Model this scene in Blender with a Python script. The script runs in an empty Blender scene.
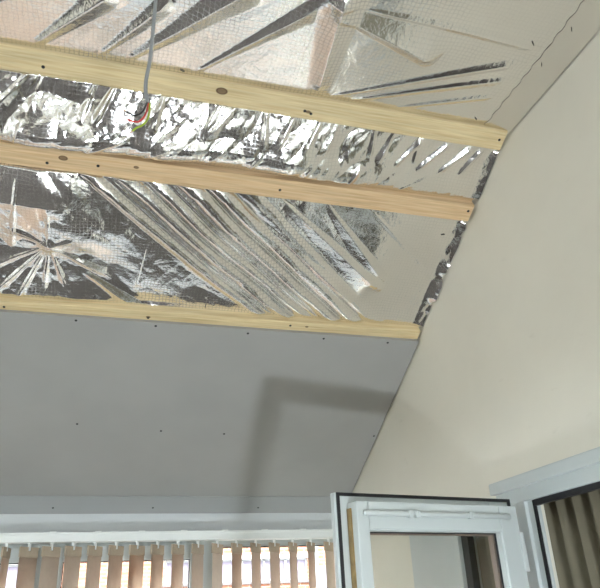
import bpy, bmesh, math, random
import numpy as np
from mathutils import Matrix, Vector

random.seed(7)
sc = bpy.context.scene
C = sc.collection

# ------------------------------------------------------------------ camera
ZC = 1.70                                     # eye height
cam_d = bpy.data.cameras.new('camera'); cam = bpy.data.objects.new('camera', cam_d); C.objects.link(cam)
cam_d.sensor_fit = 'HORIZONTAL'; cam_d.sensor_width = 36.0; cam_d.lens = 664.334 / 600 * 36.0
cam_d.clip_start = 0.02
cam.matrix_world = Matrix(((0.95953091, -0.08414099, -0.26873914, 0.0),
                           (-0.27838509, -0.42728875, -0.86018955, 0.0),
                           (-0.04245201, 0.90019143, -0.43342036, ZC),
                           (0, 0, 0, 1)))
sc.camera = cam

# ------------------------------------------------------------------ sky, sun, exposure
world = bpy.data.worlds.new('sky'); sc.world = world; world.use_nodes = True
wn = world.node_tree.nodes; wl = world.node_tree.links
bg = wn['Background']
bg.inputs['Color'].default_value = (0.86, 0.93, 1.0, 1)
bg.inputs['Strength'].default_value = 2.6
sun_d = bpy.data.lights.new('sun', 'SUN'); sun_d.energy = 1.9; sun_d.angle = math.radians(0.6); sun_d.color = (1.0, 0.95, 0.88)
sun = bpy.data.objects.new('sun', sun_d); C.objects.link(sun)
sun.rotation_euler = Vector((-0.6, 0.6, -0.55)).to_track_quat('-Z', 'Y').to_euler()
sun.location = (20, -14, 20)
sc.view_settings.view_transform = 'Standard'
sc.view_settings.look = 'None'
sc.view_settings.exposure = 2.45
sc.view_settings.gamma = 1.0
sc.view_settings.use_curve_mapping = False

# ------------------------------------------------------------------ material helpers
def srgb(r, g, b):
    f = lambda c: (c / 255) / 12.92 if c / 255 <= 0.04045 else ((c / 255 + 0.055) / 1.055) ** 2.4
    return (f(r), f(g), f(b), 1)

class NT:
    def __init__(s, name):
        s.m = bpy.data.materials.new(name); s.m.use_nodes = True
        s.t = s.m.node_tree; s.N = s.t.nodes; s.L = s.t.links; s.p = s.N['Principled BSDF']
    def n(s, typ, **kw):
        o = s.N.new(typ)
        for k, v in kw.items(): setattr(o, k, v)
        return o
    def link(s, a, b): s.L.new(a, b)
    def math(s, op, a, b=None, c=None):
        o = s.n('ShaderNodeMath', operation=op)
        for i, v in enumerate((a, b, c)):
            if v is None: continue
            if isinstance(v, (int, float)): o.inputs[i].default_value = v
            else: s.link(v, o.inputs[i])
        return o.outputs[0]
    def coords(s, scale=(1, 1, 1), kind='Object'):
        tc = s.n('ShaderNodeTexCoord'); mp = s.n('ShaderNodeMapping'); mp.inputs['Scale'].default_value = scale
        s.link(tc.outputs[kind], mp.inputs['Vector']); return mp.outputs[0]
    def noise(s, vec, scale, detail=3, rough=0.55, dist=0.0):
        o = s.n('ShaderNodeTexNoise'); o.inputs['Scale'].default_value = scale; o.inputs['Detail'].default_value = detail
        o.inputs['Roughness'].default_value = rough; o.inputs['Distortion'].default_value = dist
        s.link(vec, o.inputs['Vector']); return o.outputs['Fac']
    def ramp(s, fac, stops):
        o = s.n('ShaderNodeValToRGB'); e = o.color_ramp.elements
        while len(e) < len(stops): e.new(0.5)
        for el, (pos, col) in zip(e, stops): el.position = pos; el.color = col
        s.link(fac, o.inputs[0]); return o.outputs[0]
    def mix(s, fac, a, b, blend='MIX'):
        o = s.n('ShaderNodeMix', data_type='RGBA', blend_type=blend)
        for i, v in ((0, fac), (6, a), (7, b)):
            if isinstance(v, (int, float)): o.inputs[i].default_value = v
            elif isinstance(v, tuple): o.inputs[i].default_value = v
            else: s.link(v, o.inputs[i])
        return o.outputs[2]
    def bump(s, h, strength=0.2, dist=0.01, prev=None):
        o = s.n('ShaderNodeBump'); o.inputs['Strength'].default_value = strength; o.inputs['Distance'].default_value = dist
        s.link(h, o.inputs['Height'])
        if prev is not None: s.link(prev, o.inputs['Normal'])
        return o.outputs[0]
    def base(s, v):
        if isinstance(v, tuple): s.p.inputs['Base Color'].default_value = v
        else: s.link(v, s.p.inputs['Base Color'])
    def rough(s, v):
        if isinstance(v, (int, float)): s.p.inputs['Roughness'].default_value = v
        else: s.link(v, s.p.inputs['Roughness'])

def simple(name, col, rough=0.5, metal=0.0, var=0.06, scale=6.0, bump=0.0, bscale=60):
    m = NT(name); v = m.coords()
    f = m.noise(v, scale)
    dark = tuple(c * (1 - var) for c in col[:3]) + (1,); lite = tuple(min(1, c * (1 + var)) for c in col[:3]) + (1,)
    m.base(m.ramp(f, [(0.3, dark), (0.7, lite)])); m.rough(rough); m.p.inputs['Metallic'].default_value = metal
    if bump: m.link(m.bump(m.noise(v, bscale), bump, 0.003), m.p.inputs['Normal'])
    return m.m

M = {}
M['board'] = simple('plasterboard_paper', (0.37, 0.37, 0.355, 1), 0.9, var=0.05, scale=3.0, bump=0.05, bscale=300)
M['band'] = simple('painted_band', (0.60, 0.625, 0.64, 1), 0.75, var=0.03, scale=2.0)
M['strip'] = simple('light_band_paint', (0.385, 0.395, 0.395, 1), 0.8, var=0.03, scale=2.0)  # paler than the board: light near the eave put into the colour
M['upvc'] = simple('white_upvc', (0.53, 0.57, 0.565, 1), 0.28, var=0.02)
M['rail'] = simple('headrail_white', (0.80, 0.82, 0.80, 1), 0.35, var=0.02)
M['gasket'] = simple('black_gasket', (0.012, 0.012, 0.014, 1), 0.5, var=0.1)
M['screw'] = simple('black_screw', (0.012, 0.012, 0.014, 1), 0.45, var=0.1)
M['staple'] = simple('dark_staple', (0.05, 0.045, 0.04, 1), 0.4, metal=0.6)
M['brass'] = simple('lock_plate_brass', (0.36, 0.25, 0.11, 1), 0.45, metal=0.7, var=0.25, scale=30)
M['spacer'] = simple('glazing_spacer', (0.30, 0.22, 0.19, 1), 0.5, metal=0.3)
M['vane'] = simple('vane_fabric', (0.60, 0.50, 0.39, 1), 0.9, var=0.05, scale=30, bump=0.08, bscale=500)
def mk_vane():
    m = NT('vane_fabric'); v = m.coords(); out = m.N['Material Output']
    col = m.ramp(m.noise(v, 30), [(0.3, (0.51, 0.43, 0.35, 1)), (0.7, (0.58, 0.49, 0.40, 1))])
    m.base(col); m.rough(0.9)
    tl = m.N.new('ShaderNodeBsdfTranslucent'); tl.inputs['Color'].default_value = (0.66, 0.51, 0.42, 1)
    mx = m.N.new('ShaderNodeMixShader'); mx.inputs[0].default_value = 0.16
    m.link(m.p.outputs[0], mx.inputs[1]); m.link(tl.outputs[0], mx.inputs[2]); m.link(mx.outputs[0], out.inputs[0])
    return m.m
M['vane'] = mk_vane()
M['pocket'] = simple('vane_pocket', (0.44, 0.36, 0.27, 1), 0.9, var=0.05, scale=30)
M['curtain'] = simple('curtain_cloth', (0.22, 0.195, 0.135, 1), 0.95, var=0.08, scale=10, bump=0.1, bscale=400)
M['grey_cable'] = simple('cable_grey', (0.27, 0.28, 0.29, 1), 0.45)
M['black_core'] = simple('core_black', (0.015, 0.015, 0.016, 1), 0.4)
M['red_core'] = simple('core_red', (0.50, 0.03, 0.03, 1), 0.4)
M['green_core'] = simple('core_green', (0.30, 0.42, 0.02, 1), 0.4)
M['copper'] = simple('copper_tip', (0.70, 0.35, 0.18, 1), 0.35, metal=1.0)
M['floor'] = simple('floor_carpet', (0.070, 0.060, 0.054, 1), 0.95, var=0.15, scale=20)
M['roof'] = simple('roof_deck', (0.08, 0.075, 0.07, 1), 0.9)
M['ground'] = simple('paving', (0.12, 0.115, 0.105, 1), 0.9, var=0.1, scale=1.5)
M['lintel'] = simple('pale_stone', (0.46, 0.44, 0.41, 1), 0.8)
M['far_white'] = simple('far_white_frame', (0.36, 0.36, 0.37, 1), 0.5)
M['sill'] = simple('dark_sill', (0.10, 0.09, 0.09, 1), 0.7)
M['lamp_body'] = simple('lamp_casting', (0.65, 0.45, 0.04, 1), 0.45)
M['lamp_stand'] = simple('lamp_stand_black', (0.02, 0.02, 0.02, 1), 0.5)

def mk_wall():
    m = NT('cream_plaster'); v = m.coords()
    f = m.noise(v, 1.7, 4, 0.6, 0.4); g = m.noise(m.coords((1, 1, 3)), 9, 4, 0.6)
    col = m.ramp(f, [(0.25, (0.75, 0.72, 0.625, 1)), (0.75, (0.82, 0.79, 0.69, 1))])
    smudge = m.ramp(g, [(0.66, (1, 1, 1, 1)), (0.82, (0.90, 0.89, 0.88, 1))])
    m.base(m.mix(1.0, col, smudge, 'MULTIPLY')); m.rough(0.85)
    m.link(m.bump(m.noise(v, 18, 3), 0.10, 0.01), m.p.inputs['Normal'])
    return m.m
M['wall'] = mk_wall()

def mk_wood(name, base, knots, seed):
    m = NT(name); tc = m.n('ShaderNodeTexCoord'); obj = tc.outputs['Object']
    mp = m.n('ShaderNodeMapping'); mp.inputs['Scale'].default_value = (0.9, 14, 14); mp.inputs['Location'].default_value = (seed, seed * 2, 0)
    m.link(obj, mp.inputs['Vector'])
    g = m.noise(mp.outputs[0], 3.2, 6, 0.62, 0.8)
    a = tuple(c * 0.84 for c in base) + (1,); b = tuple(base) + (1,); c2 = tuple(min(1, c * 1.13) for c in base) + (1,)
    col = m.ramp(g, [(0.30, a), (0.5, b), (0.72, c2)])
    mp2 = m.n('ShaderNodeMapping'); mp2.inputs['Scale'].default_value = (2.0, 60, 60); m.link(obj, mp2.inputs['Vector'])
    col = m.mix(0.40, col, m.ramp(m.noise(mp2.outputs[0], 3, 4), [(0.35, (0.62, 0.45, 0.24, 1)), (0.6, (1, 1, 1, 1))]), 'MULTIPLY')
    for (kx, ks, r) in knots:                       # knots: dark rings at fixed spots of the timber
        mk = m.n('ShaderNodeMapping'); mk.inputs['Location'].default_value = (-kx, -ks, 0); mk.inputs['Scale'].default_value = (1, 1, 0.15)
        mk.vector_type = 'POINT'; m.link(obj, mk.inputs['Vector'])
        ln = m.n('ShaderNodeVectorMath', operation='LENGTH')
        sx = m.n('ShaderNodeVectorMath', operation='MULTIPLY'); sx.inputs[1].default_value = (0.75, 1.25, 1)
        m.link(mk.outputs[0], sx.inputs[0]); m.link(sx.outputs[0], ln.inputs[0])
        d = m.math('DIVIDE', ln.outputs['Value'], r)
        fac = m.ramp(d, [(0.0, (0.8, 0.8, 0.8, 1)), (0.55, (0.75, 0.75, 0.75, 1)), (0.8, (1, 1, 1, 1)), (1.0, (0, 0, 0, 1))])
        col = m.mix(fac, col, (0.11, 0.05, 0.02, 1))
    m.base(col); m.rough(0.62)
    m.link(m.bump(g, 0.12, 0.004), m.p.inputs['Normal'])
    return m.m

def mk_foil(cell=0.0112):
    m = NT('reinforced_foil'); uv = m.n('ShaderNodeUVMap'); sep = m.n('ShaderNodeSeparateXYZ')
    wob = m.n('ShaderNodeTexNoise'); wob.inputs['Scale'].default_value = 28.0; m.link(uv.outputs[0], wob.inputs['Vector'])
    wv = m.n('ShaderNodeVectorMath', operation='MULTIPLY_ADD'); wv.inputs[1].default_value = (.012, .012, 0); m.link(wob.outputs['Color'], wv.inputs[0]); m.link(uv.outputs[0], wv.inputs[2])
    m.link(wv.outputs[0], sep.inputs[0])
    lines = []
    for ax in ('X', 'Y'):
        fr = m.math('FRACT', m.math('DIVIDE', sep.outputs[ax], cell))
        lines.append(m.math('SMOOTH_MIN', m.math('MULTIPLY', m.math('ABSOLUTE', m.math('SUBTRACT', fr, 0.5)), 5.5), 1.0, 0.2))
    v = m.coords((1, 1, 1), 'UV')
    show = m.ramp(m.noise(v, 5.0, 2), [(0.42, (0.30, 0.30, 0.30, 1)), (0.66, (1, 1, 1, 1))])      # threads press through more in places
    mr = m.n('ShaderNodeMapRange'); m.link(sep.outputs['X'], mr.inputs[0])
    for i_, v_ in enumerate((0.45, 0.80, 1.0, 0.22)): mr.inputs[i_ + 1].default_value = v_      # the taut end by the wall hides the threads
    show = m.math('MULTIPLY', show, mr.outputs[0])
    grid = m.math('SUBTRACT', 1.0, m.math('MULTIPLY', m.math('SUBTRACT', 1.0, m.math('MULTIPLY', lines[0], lines[1])), show))   # 0 on a thread, 1 in a cell
    fine = m.noise(v, 55, 4, 0.6, 0.6); mid = m.noise(v, 17, 3, 0.55, 0.8)
    n1 = m.bump(mid, 0.14, 0.012)
    n2 = m.bump(fine, 0.24, 0.003, n1)
    n3 = m.bump(grid, 0.10, 0.0010, n2)
    m.link(n3, m.p.inputs['Normal'])
    m.base(m.mix(grid, (0.72, 0.70, 0.68, 1), (0.87, 0.85, 0.83, 1)))
    m.link(m.math('MULTIPLY_ADD', grid, 0.30, 0.70), m.p.inputs['Metallic'])
    m.rough(m.math('MULTIPLY_ADD', grid, -0.19, 0.28))
    return m.m
M['foil'] = mk_foil()
def mk_tape():
    m = NT('foil_tape'); v = m.coords()
    m.base((0.82, 0.80, 0.77, 1)); m.p.inputs['Metallic'].default_value = 1.0; m.rough(0.24)
    m.link(m.bump(m.noise(v, 30, 4, 0.6, 0.5), 0.4, 0.004), m.p.inputs['Normal'])
    return m.m
M['tape'] = mk_tape()

def mk_glass(name, tint, f0):
    m = NT(name); N = m.N; out = N['Material Output']; N.remove(m.p)
    tr = N.new('ShaderNodeBsdfTransparent'); tr.inputs[0].default_value = tint
    gl = N.new('ShaderNodeBsdfGlossy'); gl.inputs['Roughness'].default_value = 0.02; gl.inputs[0].default_value = (0.95, 0.97, 0.95, 1)
    lw = N.new('ShaderNodeLayerWeight'); lw.inputs['Blend'].default_value = 0.5
    fac = m.math('MULTIPLY_ADD', m.math('POWER', lw.outputs['Facing'], 5.0), 1 - f0, f0)      # Fresnel by Schlick
    mx = N.new('ShaderNodeMixShader')
    m.L.new(fac, mx.inputs[0]); m.L.new(tr.outputs[0], mx.inputs[1]); m.L.new(gl.outputs[0], mx.inputs[2]); m.L.new(mx.outputs[0], out.inputs[0])
    return m.m
M['glass'] = mk_glass('window_glass', (0.97, 0.98, 0.97, 1), 0.04)
M['door_glass'] = mk_glass('door_glass', (0.985, 0.99, 0.975, 1), 0.06)

def mk_brick():
    m = NT('orange_brick'); v = m.coords((1, 1, 1))
    sep = m.n('ShaderNodeSeparateXYZ'); m.link(v, sep.inputs[0]); cmb = m.n('ShaderNodeCombineXYZ')
    m.link(sep.outputs['X'], cmb.inputs[0]); m.link(sep.outputs['Z'], cmb.inputs[1])
    b = m.n('ShaderNodeTexBrick'); b.inputs['Scale'].default_value = 1.0
    b.inputs['Brick Width'].default_value = 0.225; b.inputs['Row Height'].default_value = 0.075; b.inputs['Mortar Size'].default_value = 0.010
    b.inputs['Color1'].default_value = (0.34, 0.135, 0.075, 1); b.inputs['Color2'].default_value = (0.26, 0.095, 0.05, 1); b.inputs['Mortar'].default_value = (0.36, 0.25, 0.19, 1)
    m.link(cmb.outputs[0], b.inputs['Vector'])
    m.base(b.outputs['Color']); m.rough(0.9)
    m.link(m.bump(b.outputs['Fac'], -0.3, 0.01), m.p.inputs['Normal'])
    return m.m
M['brick'] = mk_brick()
def mk_pane():
    m = NT('far_pane'); v = m.coords()
    m.base(m.ramp(m.noise(v, 2.5), [(0.3, (0.17, 0.15, 0.19, 1)), (0.7, (0.23, 0.20, 0.25, 1))])); m.rough(0.5); m.p.inputs['Specular IOR Level'].default_value = 0.15
    return m.m
M['far_pane'] = mk_pane()
def mk_led():
    m = NT('led_panel'); m.base((0.9, 0.9, 0.85, 1)); m.p.inputs['Emission Color'].default_value = (0.9, 0.95, 1, 1); m.p.inputs['Emission Strength'].default_value = 4.0
    return m.m
M['led'] = mk_led()

# ------------------------------------------------------------------ object helpers
def link(name, me, mat, parent=None, smooth=False):
    if isinstance(me, bmesh.types.BMesh):
        bm = me; me = bpy.data.meshes.new(name); bmesh.ops.recalc_face_normals(bm, faces=bm.faces[:]); bm.to_mesh(me); bm.free()
    if mat is not None and not me.materials: me.materials.append(mat)
    if smooth: me.polygons.foreach_set('use_smooth', [True] * len(me.polygons))
    o = bpy.data.objects.new(name, me); C.objects.link(o)
    if parent is not None:
        o.parent = parent; o.matrix_parent_inverse = world_of(parent).inverted()
    return o
def world_of(o):
    mb = o.matrix_basis.copy()
    return mb if o.parent is None else world_of(o.parent) @ o.matrix_parent_inverse @ mb
def tag(o, label=None, cat=None, group=None, kind=None):
    for k, v in (('label', label), ('category', cat), ('group', group), ('kind', kind)):
        if v: o[k] = v
    return o
def empty(name, loc, label, cat, group=None, kind=None):
    o = bpy.data.objects.new(name, None); C.objects.link(o); o.location = loc; o.empty_display_size = 0.1
    return tag(o, label, cat, group, kind)
def box(bm, a, b, mat=None, bevel=0.0):
    r = bmesh.ops.create_cube(bm, size=1.0)
    vs = r['verts']
    for v in vs:
        v.co = Vector([(a[i] + b[i]) / 2 + v.co[i] * (b[i] - a[i]) for i in range(3)])
    if bevel:
        es = list({e for v in vs for e in v.link_edges})
        r = bmesh.ops.bevel(bm, geom=es, offset=bevel, segments=2, affect='EDGES', profile=0.6)
        vs = list({v for f in r['faces'] for v in f.verts} | {v for v in vs if v.is_valid})
    if mat is not None:
        for v in vs: v.co = mat @ v.co
    return vs
def boxes(name, lst, mat, parent=None, M4=None, bevel=0.0):
    bm = bmesh.new()
    for a, b in lst: box(bm, a, b, M4, bevel)
    return link(name, bm, mat, parent)
def tube_mesh(name, pts, r, seg=10, cap=True):
    pts = [Vector(p) for p in pts]; bm = bmesh.new(); rings = []
    for i, p in enumerate(pts):
        t = (pts[min(i + 1, len(pts) - 1)] - pts[max(i - 1, 0)]).normalized()
        a = t.cross(Vector((0.3, 0.9, 0.2))).normalized(); b = t.cross(a)
        rr = r[i] if isinstance(r, (list, tuple)) else r
        rings.append([bm.verts.new(p + (a * math.cos(k * 2 * math.pi / seg) + b * math.sin(k * 2 * math.pi / seg)) * rr) for k in range(seg)])
    for i in range(len(rings) - 1):
        for k in range(seg):
            bm.faces.new((rings[i][k], rings[i][(k + 1) % seg], rings[i + 1][(k + 1) % seg], rings[i + 1][k]))
    if cap: bm.faces.new(rings[0]); bm.faces.new(rings[-1])
    return bm
def smooth_path(pts, n=8):
    P = [Vector(p) for p in pts]; out = []
    for i in range(len(P) - 1):
        p0, p1, p2, p3 = P[max(i - 1, 0)], P[i], P[i + 1], P[min(i + 2, len(P) - 1)]
        for k in range(n):
            t = k / n
            out.append(0.5 * ((2 * p1) + (p2 - p0) * t + (2 * p0 - 5 * p1 + 4 * p2 - p3) * t * t + (3 * p1 - p0 - 3 * p2 + p3) * t ** 3))
    out.append(P[-1]); return out
def ring_boxes(u0, u1, z0, z1, wu, wz, f0, f1):
    """four bars of a frame in (u, f, z)"""
    return [((u0, f0, z0), (u0 + wu, f1, z1)), ((u1 - wu, f0, z0), (u1, f1, z1)),
            ((u0 + wu, f0, z1 - wz), (u1 - wu, f1, z1)), ((u0 + wu, f0, z0), (u1 - wu, f1, z0 + wz))]

# ------------------------------------------------------------------ the room
W = 1.102                     # right wall
XL = -3.0                     # left wall
YB = 3.0                      # window wall
YR = -2.2                     # wall behind
EAVE = ZC + 0.413
AN = math.atan(0.505); CA, SA = math.cos(AN), math.sin(AN)
FLAT = ZC + 1.285             # level part of the ceiling
YF0, YF1 = 1.335, -0.62
MS = Matrix(((1, 0, 0, 0), (0, -CA, SA, YB), (0, SA, CA, EAVE), (0, 0, 0, 1)))   # (x, s up the slope, n outward) -> world
def S(x, s, n=0.0): return MS @ Vector((x, s, n))

floor = boxes('floor', [((XL - .1, YR - .1, -0.1), (W + 1.5, YB + .1, 0.0))], M['floor'])
tag(floor, 'dark brown carpet floor of the room', 'floor', kind='structure')

# right wall: gable outline with the doorway cut out
DY0, DY1, DZ = 0.45, 1.66, ZC + 0.275
bm = bmesh.new()
top = lambda y: min(EAVE + (YB - y) * 0.505, FLAT + 0.0, EAVE + (y - YR) * 0.55) + 0.22
outl = [(YB, 0), (YB, top(YB)), (YF0, FLAT + .22), (YF1, FLAT + .22), (YR - .1, top(YR)), (YR - .1, 0), (DY0, 0), (DY0, DZ), (DY1, DZ), (DY1, 0)]
hole = [(1.74, 0.9), (2.30, 0.9), (2.30, ZC + .245), (1.74, ZC + .245)]
front, back = [], []
for store, x in ((front, W), (back, W + .10)):
    es = []
    for lp in (outl, hole):
        vs = [bm.verts.new((x, y, z)) for y, z in lp]; store.append(vs)
        es += [bm.edges.new((vs[i], vs[(i + 1) % len(vs)])) for i in range(len(vs))]
    bmesh.ops.triangle_fill(bm, use_beauty=True, edges=es)
for va, vb in zip(front, back):
    for i in range(len(va)):
        j = (i + 1) % len(va); bm.faces.new((va[i], va[j], vb[j], vb[i]))
tag(link('wall_right', bm, M['wall']), 'cream plastered gable wall beside the open glazed door', 'wall', kind='structure')

# window wall
WZ0, WZ1, WX0, WX1 = 0.85, ZC + 0.315, -2.7, 1.16
tag(boxes('wall_back', [((XL, YB, WZ1), (W + .1, YB + .12, EAVE + .15)), ((XL, YB, 0), (W + .1, YB + .12, WZ0)),
                  ((XL, YB, WZ0), (WX0, YB + .12, WZ1)), ((WX1, YB, WZ0), (W + .1, YB + .12, WZ1))], M['band']),
    'pale grey wall strip over the blind', 'wall', kind='structure')
# left wall with a long window
LZ0, LZ1, LY0, LY1 = 0.7, 2.02, -1.7, 2.4
tag(boxes('wall_left', [((XL - .1, YR, 0), (XL, YB, LZ0)), ((XL - .1, YR, LZ1), (XL, YB, 3.2)),
                  ((XL - .1, YR, LZ0), (XL, LY0, LZ1)), ((XL - .1, LY1, LZ0), (XL, YB, LZ1))], M['wall']), 'cream wall with a long side window', 'wall', kind='structure')
RX0, RX1 = -2.6, 0.7
tag(boxes('wall_rear', [((XL, YR - .1, 0), (W, YR, LZ0)), ((XL, YR - .1, LZ1), (W, YR, 2.6)),
                  ((XL, YR - .1, LZ0), (RX0, YR, LZ1)), ((RX1, YR - .1, LZ0), (W, YR, LZ1))], M['wall']), 'cream wall behind with a wide window', 'wall', kind='structure')

# plasterboard on the slope (lower part) and on the opposite slope
BT = 1.050                   # upper edge of the board along the slope
bm = bmesh.new(); box(bm, (XL, 0, 0), (W - 0.006, BT, 0.0125), MS)
ceil = link('ceiling', bm, M['board']); tag(ceil, 'grey plasterboard sheet screwed to the lower slope', 'ceiling', kind='structure')
bm = bmesh.new(); box(bm, (XL, 0.0, -0.004), (W - 0.006, 0.118, 0.0), MS, .0015)  # thin strip that paints the brighter band of light at the slope's foot
trim = link('light_band', bm, M['strip']); tag(trim, 'strip along the foot of the plasterboard slope, coloured paler as a band of window light', 'trim', kind='structure')
MS2 = Matrix(((1, 0, 0, 0), (0, math.cos(.482), -math.sin(.482), YR), (0, math.sin(.482), math.cos(.482), EAVE + .04), (0, 0, 0, 1)))
bm = bmesh.new(); box(bm, (XL, 0, 0), (W - 0.004, 1.75, 0.0125), MS2)
tag(link('ceiling', bm, M['board']), 'grey plasterboard on the slope behind', 'ceiling', kind='structure')
# unseen roof deck, added above everything to block light
bm = bmesh.new()
prof = [(YB + .2, EAVE + .14), (YF0 - .02, FLAT + .20), (YF1, FLAT + .20), (YR - .2, EAVE + .14)]
lo = [[bm.verts.new((x, y, z)) for y, z in prof] for x in (XL - .2, W + .1)]
hi = [[bm.verts.new((x, y, z + .06)) for y, z in prof] for x in (XL - .2, W + .1)]
for i in range(3):
    bm.faces.new((lo[0][i], lo[1][i], lo[1][i + 1], lo[0][i + 1])); bm.faces.new((hi[0][i], hi[1][i], hi[1][i + 1], hi[0][i + 1]))
for k in (0, 1):
    for i in range(3): bm.faces.new((lo[k][i], lo[k][i + 1], hi[k][i + 1], hi[k][i]))
for i in (0, 3): bm.faces.new((lo[0][i], lo[1][i], hi[1][i], hi[0][i]))
tag(link('roof', bm, M['roof']), 'unseen dark roof deck added over the foil to block light', 'roof', kind='structure')

# screw heads: a slotted pan of eight sides
def screw_mesh(r):
    bm = bmesh.new()
    bmesh.ops.create_cone(bm, cap_ends=True, segments=10, radius1=r, radius2=r * 0.7, depth=0.0016)
    bmesh.ops.create_cone(bm, cap_ends=True, segments=8, radius1=r * .35, radius2=r * .2, depth=0.0026)
    me = bpy.data.meshes.new('screw'); bm.to_mesh(me); bm.free(); me.materials.append(M['screw']); return me
SCREW = screw_mesh(0.0046); SCREW_B = screw_mesh(0.0046)
def put_screw(me, x, s, n, parent):
    o = bpy.data.objects.new('screw', me); C.objects.link(o); o.parent = parent; o.matrix_parent_inverse = world_of(parent).inverted()
    o.matrix_basis = MS @ Matrix.Translation((x, s, n)) @ Matrix.Rotation(math.pi, 4, 'X'); return o
for x, s in [(-0.11, 1.036), (0.142, 1.036), (0.455, 1.032), (0.73, 1.032), (0.976, 1.034), (-0.40, 1.034), (-0.089, 0.544), (0.215, 0.519), (0.458, 0.512), (1.082, 0.525), (-0.39, 0.53),
             (-0.164, 0.042), (0.233, 0.041), (0.687, 0.040), (-0.55, 0.042)]:
    put_screw(SCREW, x, s, -0.0006 if s > .1 else -.0046, ceil if s > .1 else trim)

# ------------------------------------------------------------------ timber battens across the slope
TH = 0.034; N0 = 0.0128
def batten(label, s0, s1, tone, knots, screws, seed, x1=W - 0.012, tilt=0.0):
    mat = mk_wood('pine_batten', tone, [(k[0], k[1] - s0, k[2]) for k in knots], seed)
    bm = bmesh.new()
    xs = [XL + 0.02] + [-0.6 + 0.085 * k for k in range(20)] + [x1]
    xs = sorted(x for x in xs if x <= x1); rng = random.Random(seed)
    sec = []
    wd = s1 - s0; c = 0.0025
    for i, x in enumerate(xs):
        j = lambda a: rng.uniform(-a, a)
        bow = tilt * (x - 0.4) + 0.0015 * math.sin(2.1 * x + seed)
        prof = [(c, 0), (wd - c, 0), (wd, c), (wd, TH), (0, TH), (0, c)]
        sec.append([bm.verts.new((x, a + bow + j(.0006), b + (0 if b > .02 else j(.0004)))) for a, b in prof])
    for i in range(len(sec) - 1):
        for k in range(6): bm.faces.new((sec[i][k], sec[i][(k + 1) % 6], sec[i + 1][(k + 1) % 6], sec[i + 1][k]))
    bm.faces.new(sec[0]); bm.faces.new(sec[-1])
    o = link('timber_batten', bm, mat); o.matrix_world = MS @ Matrix.Translation((0, s0, N0))
    tag(o, label, 'batten', 'timber battens across the sloping ceiling')
    for x, s in screws: put_screw(SCREW_B, x, s, N0 - 0.0006, o)
    return o
b1 = batten('pine batten highest up the slope, dark knot midway, behind the hanging cable', 1.818, 1.881, (0.76, 0.63, 0.38), [(0.23, 1.857, 0.013), (0.475, 1.839, 0.006)],
       [(-0.217, 1.842), (0.465, 1.840), (0.484, 1.835), (1.074, 1.850)], 3)
b2 = batten('reddish pine batten between the crumpled foil strip and the fan-folded foil', 1.560, 1.622, (0.76, 0.56, 0.34), [(-0.164, 1.599, 0.010), (0.03, 1.60, 0.006), (-0.39, 1.58, .009)],
       [(-0.205, 1.578), (-0.072, 1.589), (0.449, 1.588), (1.074, 1.600)], 11, x1=W - 0.014)
b3 = batten('pine batten along the upper edge of the grey plasterboard', 1.024, 1.087, (0.78, 0.64, 0.38), [(0.115, 1.062, .006), (0.66, 1.07, .005)],
       [(-0.326, 1.060), (0.115, 1.058), (0.60, 1.07)], 5, x1=W - 0.010)

# ------------------------------------------------------------------ foil insulation: creased height fields
rs = np.random.RandomState(4)
def vnoise(X, Y, seed, ang=0.0, stretch=1.0):
    r = np.random.RandomState(seed); G = r.rand(257, 257)
    c, s = math.cos(ang), math.sin(ang)
    U = (X * c + Y * s) * stretch + 1000.3; V = (-X * s + Y * c) + 1000.7
    i = np.floor(U).astype(int); j = np.floor(V).astype(int); a = U - i; b = V - j
    a = a * a * a * (a * (6 * a - 15) + 10); b = b * b * b * (b * (6 * b - 15) + 10)
    g = lambda p, q: G[p % 256, q % 256]
    return (g(i, j) * (1 - a) + g(i + 1, j) * a) * (1 - b) + (g(i, j + 1) * (1 - a) + g(i + 1, j + 1) * a) * b * 1.0
def ridged(X, Y, seed, ang=0.0, stretch=1.0): return 1 - np.abs(2 * vnoise(X, Y, seed, ang, stretch) - 1)
def pillow(X, Y, seed, ang=0.0, stretch=1.0):
    """cushions meeting in sharp valleys: squared distance to the nearest of jittered points"""
    r = np.random.RandomState(seed); J = r.rand(64, 64, 2); A = r.rand(64, 64)
    c, s = math.cos(ang), math.sin(ang)
    U = (X * c + Y * s) * stretch; V = -X * s + Y * c
    U = U + .35 * vnoise(U * 1.7, V * 1.7, seed + 1); V = V + .35 * vnoise(U * 1.7, V * 1.7, seed + 2)
    i = np.floor(U).astype(int); j = np.floor(V).astype(int); best = np.full(X.shape, 9.0)
    for a in (-1, 0, 1):
        for b in (-1, 0, 1):
            p = (i + a) % 64; q = (j + b) % 64
            best = np.minimum(best, (i + a + J[p, q, 0] - U) ** 2 + (j + b + J[p, q, 1] - V) ** 2 + .25 * A[p, q])
    return 1 - np.clip(best, 0, 1.2)
def crease(X, Y, x0, y0, x1, y1, amp, w0, w1, side=0.5, power=1.2, rise=0.15, fall=0.25):
    dx, dy = x1 - x0, y1 - y0; L = math.hypot(dx, dy); tx, ty = dx / L, dy / L
    t = ((X - x0) * tx + (Y - y0) * ty) / L; d = -(X - x0) * ty + (Y - y0) * tx
    tc = np.clip(t, 0, 1); w = w0 + (w1 - w0) * tc
    wl = w * 2 * side; wr = w * 2 * (1 - side)
    q = np.where(d < 0, 1 + d / wl, 1 - d / wr)
    prof = np.clip(q, 0, 1) ** power
    env = np.clip(tc / max(rise, 1e-3), 0, 1) * np.clip((1 - t) / max(fall, 1e-3), 0, 1) * (t > -0.02)
    return amp * prof * (w / max(w0, w1)) * env
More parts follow.
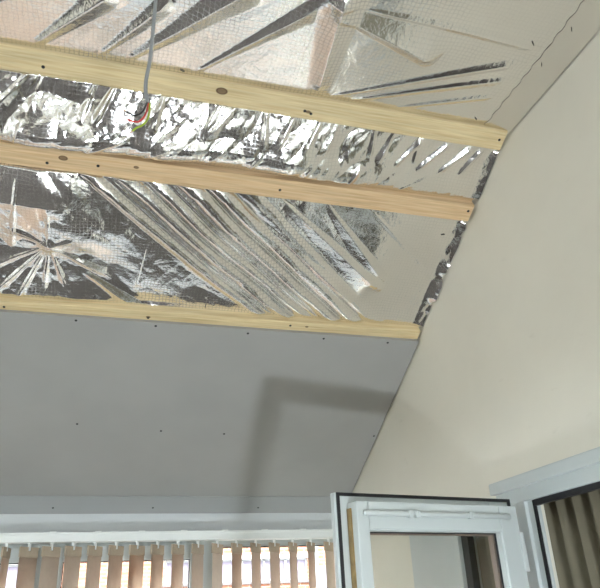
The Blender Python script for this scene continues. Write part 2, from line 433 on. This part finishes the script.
def sheet(name, xs, ys, func, place, label):
    X, Y = np.meshgrid(xs, ys); H = func(X, Y)
    nx, ny = len(xs), len(ys)
    P = np.stack([X, Y, H], -1).reshape(-1, 3)
    Wd = place(P)
    me = bpy.data.meshes.new(name)
    me.vertices.add(nx * ny); me.vertices.foreach_set('co', Wd.astype(np.float32).ravel())
    idx = np.arange(nx * ny).reshape(ny, nx)
    q = np.stack([idx[:-1, :-1], idx[:-1, 1:], idx[1:, 1:], idx[1:, :-1]], -1).reshape(-1, 4)
    nq = len(q); me.loops.add(nq * 4); me.loops.foreach_set('vertex_index', q.ravel().astype(np.int32))
    me.polygons.add(nq); me.polygons.foreach_set('loop_start', np.arange(0, nq * 4, 4, dtype=np.int32))
    me.polygons.foreach_set('use_smooth', np.ones(nq, dtype=bool))
    me.update(calc_edges=True)
    uvl = me.uv_layers.new(name='UVMap'); uvl.data.foreach_set('uv', P[q.ravel()][:, :2].astype(np.float32).ravel())
    me.validate(); me.materials.append(M['foil'])
    o = bpy.data.objects.new(name, me); C.objects.link(o)
    return tag(o, label, 'foil', 'foil insulation sheets on the ceiling')
MSn = np.array(MS)
def on_slope(P):                      # third column: sag below the foil plane, towards the room
    n = 0.0465 - P[:, 2]
    Q = np.stack([P[:, 0], P[:, 1], n, np.ones(len(P))], 1)
    return (Q @ MSn.T)[:, :3]
def on_flat(P): return np.stack([P[:, 0], P[:, 1], FLAT - P[:, 2]], 1)

XS = np.concatenate([np.linspace(XL + .01, -0.50, 160, endpoint=False), np.linspace(-0.50, W - 0.003, 560)])

def pin(a, lo, hi, soft):             # 0 at both battens, 1 between
    return np.clip((a - lo) / soft, 0, 1) * np.clip((hi - a) / soft, 0, 1)

def h_fan(X, Y):
    lo, hi = 1.06, 1.60
    H = 0.014 * (vnoise(X * 6, Y * 6, 1) - .5) + 0.022 * (vnoise(X * 3, Y * 3, 21) - .5)
    left = np.clip((0.05 - X) / .15, 0, 1) * np.clip(np.abs(X + .05 + (Y - 1.42) * .4) / .12, 0, 1)
    H += left * (.010 * pillow(X * 9, Y * 6, 5, .5, .7) + .0025 * pillow(X * 22, Y * 16, 6, .3, .7))
    sw = np.where(Y > 1.45, 1 - (Y - 1.45) / .15, 1 - (1.45 - Y) / .17); sw = np.clip(sw, 0, 1)
    sx = np.clip((-.06 - X + (1.45 - Y) * .5 + .10 * vnoise(X * 6, Y * 6, 17)) / .22, 0, 1); sx = sx * sx * (3 - 2 * sx)
    H += .042 * sw * sx * (.6 + .8 * vnoise(X * 8, Y * 5, 16))
    H += .006 * np.clip((Y - 1.47) / .09, 0, 1) * ridged(X * 22, Y * 3, 15) * np.clip((.1 - X) / .1, 0, 1)   # tucks under the batten
    calm = np.clip((X - 0.55) / 0.25, 0, 1)            # smoother towards the wall
    H += (1 - 0.75 * calm) * (0.0055 * pillow(X * 11, Y * 11, 2, -0.75, 0.45) + 0.0022 * pillow(X * 26, Y * 26, 8, -0.75, 0.5) + 0.0006 * ridged(X * 34, Y * 34, 3, 0.9, 0.5))
    # soft pleats fanning down from the middle of the upper batten
    q = X - (1.56 - Y) * 1.22 + .010 * (vnoise(X * 6, Y * 6, 71) - .5)
    q = q + .030 * (vnoise(X * 3.2, Y * 3.2, 72) - .5)
    vl = [-.130, -.062, -.038, .040, .105, .130, .215, .300, .39]
    amp = [.25, .16, .26, .27, .18, .25, .20, .10]
    for qa, qb, a in zip(vl[:-1], vl[1:], amp):
        t = (q - qa) / (qb - qa); pr = np.where((t > 0) & (t < 1), 4 * t * (1 - t), 0)
        H += a * (qb - qa) * pr * (.75 + .5 * vnoise(X * 7, Y * 7, 73 + int(a * 100))) * np.clip((1.60 - Y) / .08, .25, 1) * np.clip((Y - 1.03) / .08, .35, 1)
    for x0, y0, x1, y1, a, w0, w1, sd in [(0.33, 1.52, 0.80, 1.18, .014, .010, .045, .7), (0.44, 1.56, 0.90, 1.23, .020, .010, .052, .7), (0.60, 1.56, 0.90, 1.27, .016, .008, .045, .7), (0.74, 1.56, 1.04, 1.34, .004, .006, .022, .5), (0.36, 1.23, 0.64, 1.07, .014, .010, .022, .4), (-0.10, 1.21, 0.09, 1.06, .015, .008, .028, .5)]:
        H += crease(X, Y, x0, y0, x1, y1, a, w0, w1, sd, fall=.12)
    # pinched star low on the left
    cx, cy = -0.198, 1.302
    for ex, ey, a, w in [(-0.40, 1.05, .012, .020), (-0.31, 1.04, .012, .018), (-0.42, 1.17, .011, .022), (0.0, 1.18, .016, .026), (-0.20, 1.47, .008, .014), (-0.219, 1.05, .010, .020), (-0.12, 1.335, .010, .016), (-0.13, 1.08, .010, .022), (-0.33, 1.36, .010, .022)]:
        H += crease(X, Y, cx, cy, ex, ey, a, .004, w, .45, rise=.05, fall=.5)
    R = np.hypot(X - cx, Y - cy); H += 0.012 * np.exp(-(R / .03) ** 2)
    H += crease(X, Y, -0.28, 1.55, -0.305, 1.24, .006, .006, .012) + crease(X, Y, 0.083, 1.33, 0.062, 1.14, .003, .004, .006)
    H += 0.010 * np.exp(-((X + 0.06) / .10) ** 2 - ((Y - 1.42) / .10) ** 2)
    H *= pin(Y, 1.076, 1.574, .022)
    edge = np.clip((X - (W - 0.04)) / 0.04, 0, 1)     # turned down beside the wall
    H += 0.013 * edge ** 1.4 * (0.2 + 1.3 * vnoise(X * 12, Y * 26, 31)) * pin(Y, 1.085, 1.562, .02) + .007 * edge * pillow(X * 40, Y * 24, 9) * pin(Y, 1.085, 1.562, .02)
    return H
foil_fan = sheet('foil_sheet', XS, np.linspace(1.02, 1.575, 210), h_fan, on_slope, 'silver foil sheet fan-folded above the plasterboard, with a pinched star')

def h_crumple(X, Y):
    lo, hi = 1.60, 1.84
    calm = np.clip((X - 0.62) / 0.25, 0, 1)
    A = 1 - 0.7 * calm
    H = A * (0.013 * pillow(X * 11, Y * 11, 41, 1.0, .5) + 0.0042 * pillow(X * 30, Y * 30, 42, 0.9, .5) + 0.0008 * ridged(X * 60, Y * 60, 43, 2.0, .6))
    for k in range(26):
        x0 = -0.45 + k * 0.052 + rs.uniform(-.02, .02); up = k % 3 != 0
        if up: H += A * crease(X, Y, x0, 1.83, x0 - rs.uniform(-.02, .10), 1.71, rs.uniform(.005, .012), .006, rs.uniform(.012, .022), rs.uniform(.3, .7))
        else: H += A * crease(X, Y, x0, 1.61, x0 + rs.uniform(.02, .16), 1.70, rs.uniform(.004, .010), .005, rs.uniform(.010, .018), rs.uniform(.3, .7))
    # lapped joint sagging as a roll along the strip
    mid = 1.678 + .012 * np.sin(5 * X) + .010 * (vnoise(X * 7, Y * 0 + 3, 51) - .5)
    up = np.clip(1 - (Y - mid) / (hi - mid), 0, 1); dn = np.clip(1 - (mid - Y) / .055, 0, 1)
    roll = np.where(Y > mid, up, np.sqrt(1 - (1 - dn) ** 2)) * (1 - np.clip((X - 0.35) / 0.6, 0, .8))
    H += 0.047 * roll * (0.75 + 0.5 * vnoise(X * 10, Y * 8, 52))
    for x0, x1 in [(0.78, 0.86), (0.86, 0.95), (0.93, 1.03), (1.0, 1.06)]: H += crease(X, Y, x0, 1.70, x1, 1.82, .007, .010, .016, .4)
    H *= pin(Y, 1.612, 1.834, .020)
    edge = np.clip((X - (W - 0.04)) / 0.04, 0, 1)
    H += 0.010 * edge ** 1.6 * pin(Y, 1.62, 1.82, .02)
    return H
sheet('foil_sheet', XS, np.linspace(1.585, 1.845, 110), h_crumple, on_slope, 'narrow crumpled silver foil strip with a sagging roll between two battens')

def h_level(X, Y):
    H = 0.010 * (vnoise(X * 2.2, Y * 2.2, 61) - .5) + 0.004 * (vnoise(X * 5, Y * 5, 62) - .5)
    calm = np.clip((X - 0.55) / 0.2, 0, 1)
    H += (1 - .7 * calm) * (0.0028 * pillow(X * 8, Y * 8, 63, -0.85, .3) + 0.0004 * ridged(X * 30, Y * 30, 64, -0.85, .5))
    for x0, y0, x1, y1, a, w0, w1, sd in [(-0.25, 1.33, -0.05, 1.10, .016, .010, .040, .4), (-0.10, 1.335, 0.07, 1.10, .012, .006, .030, .4), (-0.035, 1.335, 0.26, 1.00, .022, .006, .056, .45),
            (0.14, 1.335, 0.42, 1.02, .014, .005, .034, .42),
            (0.45, 0.98, 0.49, 1.335, .022, .060, .030, .5), (0.45, 1.045, 0.76, 1.13, .034, .020, .065, .68), (0.50, 1.02, 1.04, 1.03, .010, .008, .022, .5),
            (0.50, 1.335, 1.02, 1.06, .009, .006, .024, .5), (0.56, 1.335, 1.03, 1.12, .008, .006, .022, .4), (0.70, 1.335, 1.00, 1.20, .006, .006, .020, .5), (-0.42, 1.30, -0.15, 1.02, .012, .01, .03, .4)]:
        H += crease(X, Y, x0, y0, x1, y1, a, w0, w1, sd, rise=.1, fall=.15)
    R = np.hypot(X - 0.46, Y - 1.0); H += 0.014 * np.exp(-(R / .04) ** 2)
    H *= np.clip((1.332 - Y) / .03, 0, 1)
    edge = np.clip((X - (W - 0.10)) / 0.10, 0, 1); H = H * (1 - .6 * edge) + 0.012 * edge ** 2
    return H
YS = np.concatenate([np.linspace(YF1, 0.72, 120, endpoint=False), np.linspace(0.72, 1.338, 240)])
foil = sheet('foil_sheet', XS, YS, h_level, on_flat, 'level silver foil sheet above the highest batten, pinkish with diagonal folds')
# tape strip along the wall on the level part
ys = np.linspace(0.55, 1.335, 60); bm = bmesh.new(); prev = None
hh = lambda x, y: float(h_level(np.array([[x]]), np.array([[y]]))[0, 0])
for i, y in enumerate(ys):
    ro = [bm.verts.new((x + (.003 * math.sin(i * 1.7) if k == 0 else 0), y, FLAT - max(hh(x, y), hh(x, min(y + .006, 1.34))) - .0010)) for k, x in enumerate((W - .088, W - .07, W - .05, W - .03, W - .012, W - .004))]
    if prev:
        for k in range(5): bm.faces.new((prev[k], prev[k + 1], ro[k + 1], ro[k]))
    prev = ro
tp = link('foil_tape', bm, M['tape'], foil, True); tp['label'] = 'dull silver tape strip beside the wall'
# staples
bm = bmesh.new()
for a, b in [((-.006, -.0008, -.001), (.006, .0008, .0008)), ((-.006, -.0008, -.004), (-.0045, .0008, 0)), ((.0045, -.0008, -.004), (.006, .0008, 0))]: box(bm, a, b)
stm = bpy.data.meshes.new('staple'); bm.to_mesh(stm); bm.free(); stm.materials.append(M['staple'])
for k, (x, y, ang) in enumerate([(0.122, 1.322, .4), (0.973, 1.310, .6), (0.969, 1.015, .8), (1.033, 1.073, 1.0), (1.037, 0.952, .9)]):
    o = bpy.data.objects.new('staple', stm); C.objects.link(o); o.parent = foil; o.matrix_parent_inverse = world_of(foil).inverted()
    o.matrix_basis = Matrix.Translation((x, y, FLAT - hh(x, y) - .002)) @ Matrix.Rotation(ang, 4, 'Z') @ Matrix.Rotation(math.pi, 4, 'X')
for x, s, ang in [(1.035, 1.49, .3), (-0.06, 1.11, 1.2), (0.30, 1.10, 1.5)]:
    o = bpy.data.objects.new('staple', stm); C.objects.link(o); o.parent = foil_fan; o.matrix_parent_inverse = world_of(foil_fan).inverted()
    hv = float(h_fan(np.array([[x]]), np.array([[s]]))[0, 0])
    o.matrix_basis = MS @ Matrix.Translation((x, s, 0.0465 - hv - .002)) @ Matrix.Rotation(ang, 4, 'Z') @ Matrix.Rotation(math.pi, 4, 'X')

# ------------------------------------------------------------------ hanging cable
cab = empty('electric_cable', (0.029, 0.95, FLAT), 'grey electric cable hanging from the foil ceiling with bare coloured cores', 'cable')
z = ZC
link('sheath', tube_mesh('sheath', smooth_path([(0.032, 0.95, FLAT + .01), (0.030, 0.95, z + 1.09), (0.029, .95, z + 1.0), (0.0275, 0.95, z + .935), (0.0235, .95, z + .885), (0.0245, .95, z + .855), (0.030, 0.95, z + .832)]), 0.0036), M['grey_cable'], cab, True)
def core(mat, pts, label):
    pp = smooth_path(pts); o = link('core', tube_mesh('core', pp, 0.0017, 8), M[mat], cab, True); o['label'] = label
    d = (pp[-1] - pp[-2]).normalized(); t = link('core_tip', tube_mesh('core_tip', [pp[-1], pp[-1] + d * .006], .0009, 6), M['copper'], o)
core('black_core', [(.029, .949, z + .836), (.026, .947, z + .822), (.020, .945, z + .805), (.011, .943, z + .795), (.002, .942, z + .795), (-.006, .942, z + .799)], 'black wire core')
core('red_core', [(.030, .950, z + .836), (.029, .949, z + .815), (.024, .948, z + .797), (.016, .947, z + .785), (.006, .947, z + .784), (-.002, .947, z + .786)], 'red wire core')
core('green_core', [(.0325, .951, z + .836), (.033, .952, z + .815), (.030, .952, z + .795), (.022, .952, z + .782), (.013, .952, z + .775), (.007, .952, z + .767)], 'green and yellow wire core')

# ------------------------------------------------------------------ windows in the back wall
def window(name, x0, x1, z0, z1, y, label, sashes, axis='x'):
    """outer frame, mullions, opening sashes, glass; axis 'x' = in a wall facing y"""
    Mx = Matrix.Identity(4) if axis == 'x' else Matrix(((0, 1, 0, 0), (1, 0, 0, 0), (0, 0, 1, 0), (0, 0, 0, 1)))
    w = boxes(name, ring_boxes(x0, x1, z0, z1, .05, .028, y, y + .06), M['upvc'], None, Mx)
    tag(w, label, 'window', kind='structure')
    for (a, b, open_sash) in sashes:
        tw = .058 if open_sash else .012
        sh = boxes('sash', ring_boxes(a, b, z0 + .028, z1 - .028, tw, tw, y - (.012 if open_sash else -.005), y + .05), M['upvc'], w, Mx, .003)
        e = tw
        boxes('gasket', ring_boxes(a + e, b - e, z0 + .028 + e, z1 - .028 - e, .004, .004, y + .004, y + .012), M['gasket'], sh, Mx)
        boxes('pane', [((a + e, y + .02, z0 + .028 + e), (b - e, y + .026, z1 - .028 - e))], M['glass'], sh, Mx)
    for (a, b, _), (c, d, _) in zip(sashes[:-1], sashes[1:]):
        if c - b > .004: boxes('mullion', [((b, y, z0 + .028), (c, y + .055, z1 - .028))], M['upvc'], w, Mx)
    return w
window('window_1', WX0, WX1, WZ0, WZ1, YB + .035, 'white framed window behind the vertical blind', [(-2.65, -1.70, True), (-1.66, -1.00, False), (-0.96, -0.205, True), (-0.165, 0.462, True), (0.516, 1.11, False)])
window('window_2', LY0, LY1, LZ0, LZ1, XL - .08, 'white framed side window in the left wall', [(-1.65, -.7, False), (-.66, .3, False), (.34, 1.3, False), (1.34, 2.35, False)], 'y')
window('window_3', RX0, RX1, LZ0, LZ1, YR - .08, 'white framed window in the rear wall', [(-2.55, -1.5, False), (-1.46, -.42, False), (-.38, .65, False)])

# ------------------------------------------------------------------ vertical blind
YV = 2.925
bl = empty('vertical_blind', (0.0, YV, ZC + .31), 'beige fabric vertical blind on a white headrail', 'blind')
bm = bmesh.new(); box(bm, (-2.75, YV - .024, ZC + .292), (1.075, YV + .030, ZC + .328), None, .003)
box(bm, (-2.75, YV - .028, ZC + .318), (1.075, YV - .024, ZC + .327)); box(bm, (-2.75, YV - .028, ZC + .293), (1.075, YV - .024, ZC + .299))
rail = link('headrail', bm, M['rail'], bl)
for k, x in enumerate([-0.15, 0.02, .19, .36, .53, .70, .87]):
    boxes('rail_clip', [((x - .012, YV - .030, ZC + .3265), (x + .012, YV + .03, ZC + .3305))], M['rail'], bl)
def vane_mesh():
    bm = bmesh.new(); wd, L = .089, 1.06; cols = 7; rows = 8
    gr = [[bm.verts.new((-wd / 2 + wd * i / (cols - 1), .0035 * math.sin(math.pi * i / (cols - 1)), -L * j / rows)) for i in range(cols)] for j in range(rows + 1)]
    for j in range(rows):
        for i in range(cols - 1): bm.faces.new((gr[j][i], gr[j][i + 1], gr[j + 1][i + 1], gr[j + 1][i]))
    r = bmesh.ops.solidify(bm, geom=bm.faces[:], thickness=.0009)
    me = bpy.data.meshes.new('vane'); bmesh.ops.recalc_face_normals(bm, faces=bm.faces[:]); bm.to_mesh(me); bm.free(); me.materials.append(M['vane']); return me
def pocket_mesh():
    bm = bmesh.new()
    for a, b in [((-.0449, -.0022, -.036), (-.0060, .0048, .0012)), ((.0060, -.0022, -.036), (.0449, .0048, .0012)), ((-.0060, -.0022, -.036), (.0060, .0048, -.014))]: box(bm, a, b)
    me = bpy.data.meshes.new('hem'); bm.to_mesh(me); bm.free(); me.materials.append(M['pocket']); return me
def hook_mesh():
    bm = bmesh.new(); box(bm, (-.0035, -.003, -.012), (.0035, .006, .022)); box(bm, (-.006, -.004, .012), (.006, .007, .022))
    me = bpy.data.meshes.new('hanger'); bm.to_mesh(me); bm.free(); me.materials.append(M['rail']); return me
VM, PM, HM = vane_mesh(), pocket_mesh(), hook_mesh()
rng = random.Random(2)
for k in range(-29, 18):
    x = -0.312 + .0815 * k
    if x > 1.03: break
    ang = math.radians(90 - 41 + rng.uniform(-4, 4))
    if k == 0: ang = math.radians(78)
    mt = Matrix.Translation((x, YV, ZC + .276)) @ Matrix.Rotation(ang, 4, 'Z')
    v = bpy.data.objects.new('vane', VM); C.objects.link(v); v.parent = bl; v.matrix_parent_inverse = world_of(bl).inverted(); v.matrix_basis = mt
    for nm, me in (('hem', PM), ('hanger', HM)):
        o = bpy.data.objects.new(nm, me); C.objects.link(o); o.parent = v

# ------------------------------------------------------------------ door: frame on the right wall and the open leaf
dvec = Vector((0.98272, 0.18509, 0)); fvec = Vector((0.18509, -0.98272, 0)); H0 = Vector((1.072, 1.6153, 0))
MD = Matrix(((-dvec.x, fvec.x, 0, H0.x), (-dvec.y, fvec.y, 0, H0.y), (0, 0, 1, 0), (0, 0, 0, 1)))     # (u from hinge, f towards room, z)
z = ZC
FY0, FY1 = 0.40, 1.73
bm = bmesh.new()
# head: outer trim, stepped inner face
box(bm, (W - .022, FY0, z + .280), (W + .05, FY1, z + .312), None, .004)
box(bm, (W - .008, FY0 + .03, z + .244), (W + .04, FY1 - .03, z + .282), None, .003)
for (ya, yb) in ((1.632, FY1), (FY0, FY0 + .068)):
    box(bm, (W - .003, ya, 0.0), (W + .05, yb, z + .282), None, .002)
for (ya, yb) in ((1.592, 1.634), (FY0 + .066, FY0 + .108)):
    box(bm, (W - .008, ya, 0.0), (W + .03, yb, z + .246), None, .003)
for (ya, yb) in ((1.568, 1.593), (FY0 + .107, FY0 + .132)):
    box(bm, (W + .002, ya, 0.0), (W + .025, yb, z + .246), None, .003)
door = link('door_1', bm, M['upvc']); tag(door, 'white plastic glazed door and frame opening off the cream wall', 'door', kind='structure')
boxes('gasket', [((W + .001, FY0 + .125, z + .229), (W + .012, 1.566, z + .2445)), ((W + .001, 1.5615, .02), (W + .008, 1.5685, z + .2445)), ((W + .001, FY0 + .125, .02), (W + .012, FY0 + .133, z + .24))], M['gasket'], door)
boxes('seal_strip', [((W + .009, 1.560, .02), (W + .015, 1.5655, z + .229))], M['upvc'], door)
# leaf
bm = bmesh.new()
def leaf_ring(u0, a0, a1, u1, z0, b0, b1, z1, f0, f1):
    return [((u0, f0, z0), (a0, f1, z1)), ((a1, f0, z0), (u1, f1, z1)), ((a0, f0, b1), (a1, f1, z1)), ((a0, f0, z0), (a1, f1, b0))]
for a, b in leaf_ring(.004, .082, .490, .550, .05, .132, z + .172, z + .2525, -.016, 0.0): box(bm, a, b, MD, .002)
for a, b in leaf_ring(.030, .090, .484, .516, .07, .136, z + .166, z + .2285, 0.0, .042): box(bm, a, b, MD, .003)
leaf = link('door_leaf', bm, M['upvc'], door)
boxes('glazing_bead', leaf_ring(.086, .0935, .4865, .489, .134, .140, z + .1635, z + .169, .019, .036), M['upvc'], leaf, MD, .0015)
boxes('gasket', ring_boxes(0.010, .5435, .056, z + .2525, .0075, .0075, 0.0, .004), M['gasket'], leaf, MD)
boxes('glass_gasket', leaf_ring(.088, .0965, .4835, .490, .132, .143, z + .1610, z + .170, .0178, .0215), M['gasket'], leaf, MD)
boxes('spacer', ring_boxes(0.089, .486, .136, z + .168, .009, .009, -.004, .012), M['spacer'], leaf, MD)
boxes('glass_pane', [((.088, .0135, .134), (.486, .0175, z + .168))], M['door_glass'], leaf, MD)
boxes('lock_plate', [((.5155, .004, .15), (.5195, .020, z + .215))] + [((.519, .007, .3 + .22 * k), (.524, .017, .36 + .22 * k)) for k in range(7)], M['brass'], leaf, MD)
vb = tube_mesh('vent_bar', [MD @ Vector((u, .047, z + .2015)) for u in (.500, .497, .40, .30, .20, .062, .060)], [.0045, .0062, .0062, .0062, .0062, .0062, .0045], 12)
for u in (.372, .352, .192): box(bm := vb, (u - .006, .043, z + .193), (u + .006, .055, z + .2095), MD, .002)
link('vent_bar', vb, M['upvc'], leaf, True)
bm = bmesh.new()
for zz in (z + .12, z - .55, .35):
    for v in box(bm, (.022, .012, zz - .05), (.036, .047, zz + .045), MD, .004): pass
link('hinge', bm, M['upvc'], leaf)

bm = bmesh.new()
zt, zb = z + .245, 0.9
for a, b in [((W - .015, 1.963, zb), (W + .05, 2.31, zt + .02)), ((W - .015, 1.735, zt - .03), (W + .05, 2.03, zt + .02)), ((W - .015, 1.735, zb - .02), (W + .05, 2.03, zb + .05)), ((W - .015, 1.735, zb), (W + .05, 1.76, zt))]: box(bm, a, b, None, .003)
w4 = link('window_4', bm, M['upvc']); tag(w4, 'narrow white side window seen through the open door glass', 'window', kind='structure')
boxes('gasket', [((W - .002, 1.925, zb + .05), (W + .02, 1.965, zt - .03)), ((W - .002, 1.76, zt - .036), (W + .02, 1.93, zt - .03))], M['gasket'], w4)
boxes('pane', [((W + .008, 1.76, zb + .05), (W + .014, 1.93, zt - .036))], M['door_glass'], w4)

# room beyond the doorway and its curtain
X2 = W + .10
tag(boxes('wall_house', [((X2 + 1.2, -.4, 0), (X2 + 1.3, 2.6, 2.5)), ((X2, -.5, 0), (X2 + 1.3, -.4, 2.5)), ((X2, 2.6, 0), (X2 + 1.3, 2.7, 2.5)), ((X2, -.5, 2.4), (X2 + 1.3, 2.7, 2.5)),
                  ((X2, -9, 0), (X2 + .2, YR - .1, 6.5)), ((X2, YR - .1, 3.3), (X2 + .2, 3.1, 6.5))], M['wall']), 'cream walls of the room beyond the doorway, with unseen tall slabs added to block the sun', 'wall', kind='structure')  # last two slabs are added out of view to keep sun off the room
bm = bmesh.new(); ny, nz = 300, 14; grid = []
for j in range(nz + 1):
    zz = .05 + (2.25 - .05) * j / nz; row = []
    for i in range(ny + 1):
        y = 0.15 + 2.35 * i / ny
        ph = y * 2 * math.pi / 0.085 + 1.3 * math.sin(y * 7.0) + .25 * math.sin(zz * 1.7)
        row.append(bm.verts.new((X2 + .20 + .017 * math.sin(ph) + .006 * math.sin(2 * ph + 1) + .01 * math.sin(zz * 2 + y * 3), y + .004 * math.sin(2 * ph), zz)))
    grid.append(row)
for j in range(nz):
    for i in range(ny): bm.faces.new((grid[j][i], grid[j][i + 1], grid[j + 1][i + 1], grid[j + 1][i]))
cur = empty('curtain', (X2 + .2, 1.0, .05), 'beige pleated curtain hanging beyond the open doorway', 'curtain')
link('cloth', bm, M['curtain'], cur, True)
link('curtain_pole', tube_mesh('curtain_pole', [(X2 + .2, .05, 2.27), (X2 + .2, 2.55, 2.27)], .014), M['upvc'], cur, True)

# ------------------------------------------------------------------ outside: paving and the neighbouring brick house
tag(boxes('ground', [((-30, -30, -.30), (30, 40, -.12))], M['ground']), 'dark paving outside', 'ground', kind='structure')
YH = 15.0; k = YH / 9
hb = empty('brick_house', (1.5, YH, -.12), 'orange brick house seen through the blind', 'house')
hz = [ZC + .40 * k, ZC + .66 * k]
wins = [(.90 * k, 1.22 * k), (1.58 * k, 2.74 * k), (-1.6 * k, -0.72 * k), (3.3 * k, 4.3 * k)]
spans = []; x = -12.0
for a, b in sorted(wins): spans.append((x, a)); x = b
spans.append((x, 14.0))
boxes('brick_wall', [((-12, YH, -.12), (14, YH + .3, hz[0])), ((-12, YH, hz[1]), (14, YH + .3, 5.2))] + [((a, YH, hz[0]), (b, YH + .3, hz[1])) for a, b in spans], M['brick'], hb)
for a, b in wins:
    boxes('lintel', [((a - .12, YH - .03, hz[1]), (b + .12, YH + .1, hz[1] + .085))], M['lintel'], hb)
    boxes('window_sill', [((a - .06, YH - .06, hz[0] - .06), (b + .06, YH + .1, hz[0]))], M['sill'], hb)
    n = max(1, round((b - a) / .48)); st = (b - a) / n
    wf = boxes('window_frame', ring_boxes(a, b, hz[0], hz[1], .03, .03, YH + .05, YH + .10) + [((a + st * i - .02, YH + .05, hz[0]), (a + st * i + .02, YH + .10, hz[1])) for i in range(1, n)], M['far_white'], hb)
    for i in range(n): boxes('pane', [((a + st * i + .02, YH + .08, hz[0] + .03), (a + st * (i + 1) - .02, YH + .09, hz[1] - .03))], M['far_pane'], wf)
boxes('downpipe', [((2.82 * k, YH - .10, -.1), (2.87 * k, YH - .02, 5.1))], M['far_white'], hb)
boxes('panel', [((2.885 * k, YH - .04, -.1), (3.02 * k, YH, 2.62))] + [((2.885 * k, YH - .05, .3 + .22 * i), (3.02 * k, YH - .035, .31 + .22 * i)) for i in range(11)], M['far_pane'], hb)
bm = bmesh.new()
vs = [bm.verts.new(p) for p in [(-12.3, YH - .35, 5.15), (14.3, YH - .35, 5.15), (14.3, YH + 3.5, 7.4), (-12.3, YH + 3.5, 7.4), (-12.3, YH + 7.2, 5.15), (14.3, YH + 7.2, 5.15)]]
bm.faces.new((vs[0], vs[1], vs[2], vs[3])); bm.faces.new((vs[3], vs[2], vs[5], vs[4])); bm.faces.new((vs[0], vs[3], vs[4])); bm.faces.new((vs[1], vs[5], vs[2])); bm.faces.new((vs[0], vs[4], vs[5], vs[1]))
link('roof', bm, M['sill'], hb)

# ------------------------------------------------------------------ work lamp on the floor behind
LP = Vector((0.456, -1.0, 0.13)); aim = Vector((0.0299, 1.0, 0.734)).normalized()
lm = empty('work_lamp', (LP.x, LP.y - .05, 0), 'yellow work lamp on the floor aimed up at the ceiling', 'lamp')
q = aim.to_track_quat('Z', 'Y').to_matrix().to_4x4(); ML = Matrix.Translation(LP - aim * .05) @ q
boxes('housing', [((-.11, -.08, -.03), (.11, .08, .012))] + [((-.10, -.07 + .028 * i, -.045), (.10, -.06 + .028 * i, -.03)) for i in range(6)], M['lamp_body'], lm, ML)
boxes('led_panel', [((-.09, -.06, .012), (.09, .06, .016))], M['led'], lm, ML)
boxes('stand', [((LP.x - .14, LP.y - .16, 0), (LP.x - .12, LP.y + .06, .02)), ((LP.x + .12, LP.y - .16, 0), (LP.x + .14, LP.y + .06, .02)), ((LP.x - .14, LP.y - .06, .0), (LP.x - .12, LP.y - .04, .14)), ((LP.x + .12, LP.y - .06, .0), (LP.x + .14, LP.y - .04, .14)),
                ((LP.x - .14, LP.y - .06, .09), (LP.x + .14, LP.y - .04, .11))], M['lamp_stand'], lm)
ld = bpy.data.lights.new('work_lamp_light', 'AREA'); ld.shape = 'RECTANGLE'; ld.size = .18; ld.size_y = .12; ld.energy = 6.3; ld.color = (0.86, 0.94, 1.0); ld.spread = math.radians(150)
lo_ = bpy.data.objects.new('work_lamp_light', ld); C.objects.link(lo_); lo_.location = LP - aim * .03; lo_.rotation_euler = (-aim).to_track_quat('Z', 'Y').to_euler()
lo_.parent = lm; lo_.matrix_parent_inverse = world_of(lm).inverted()
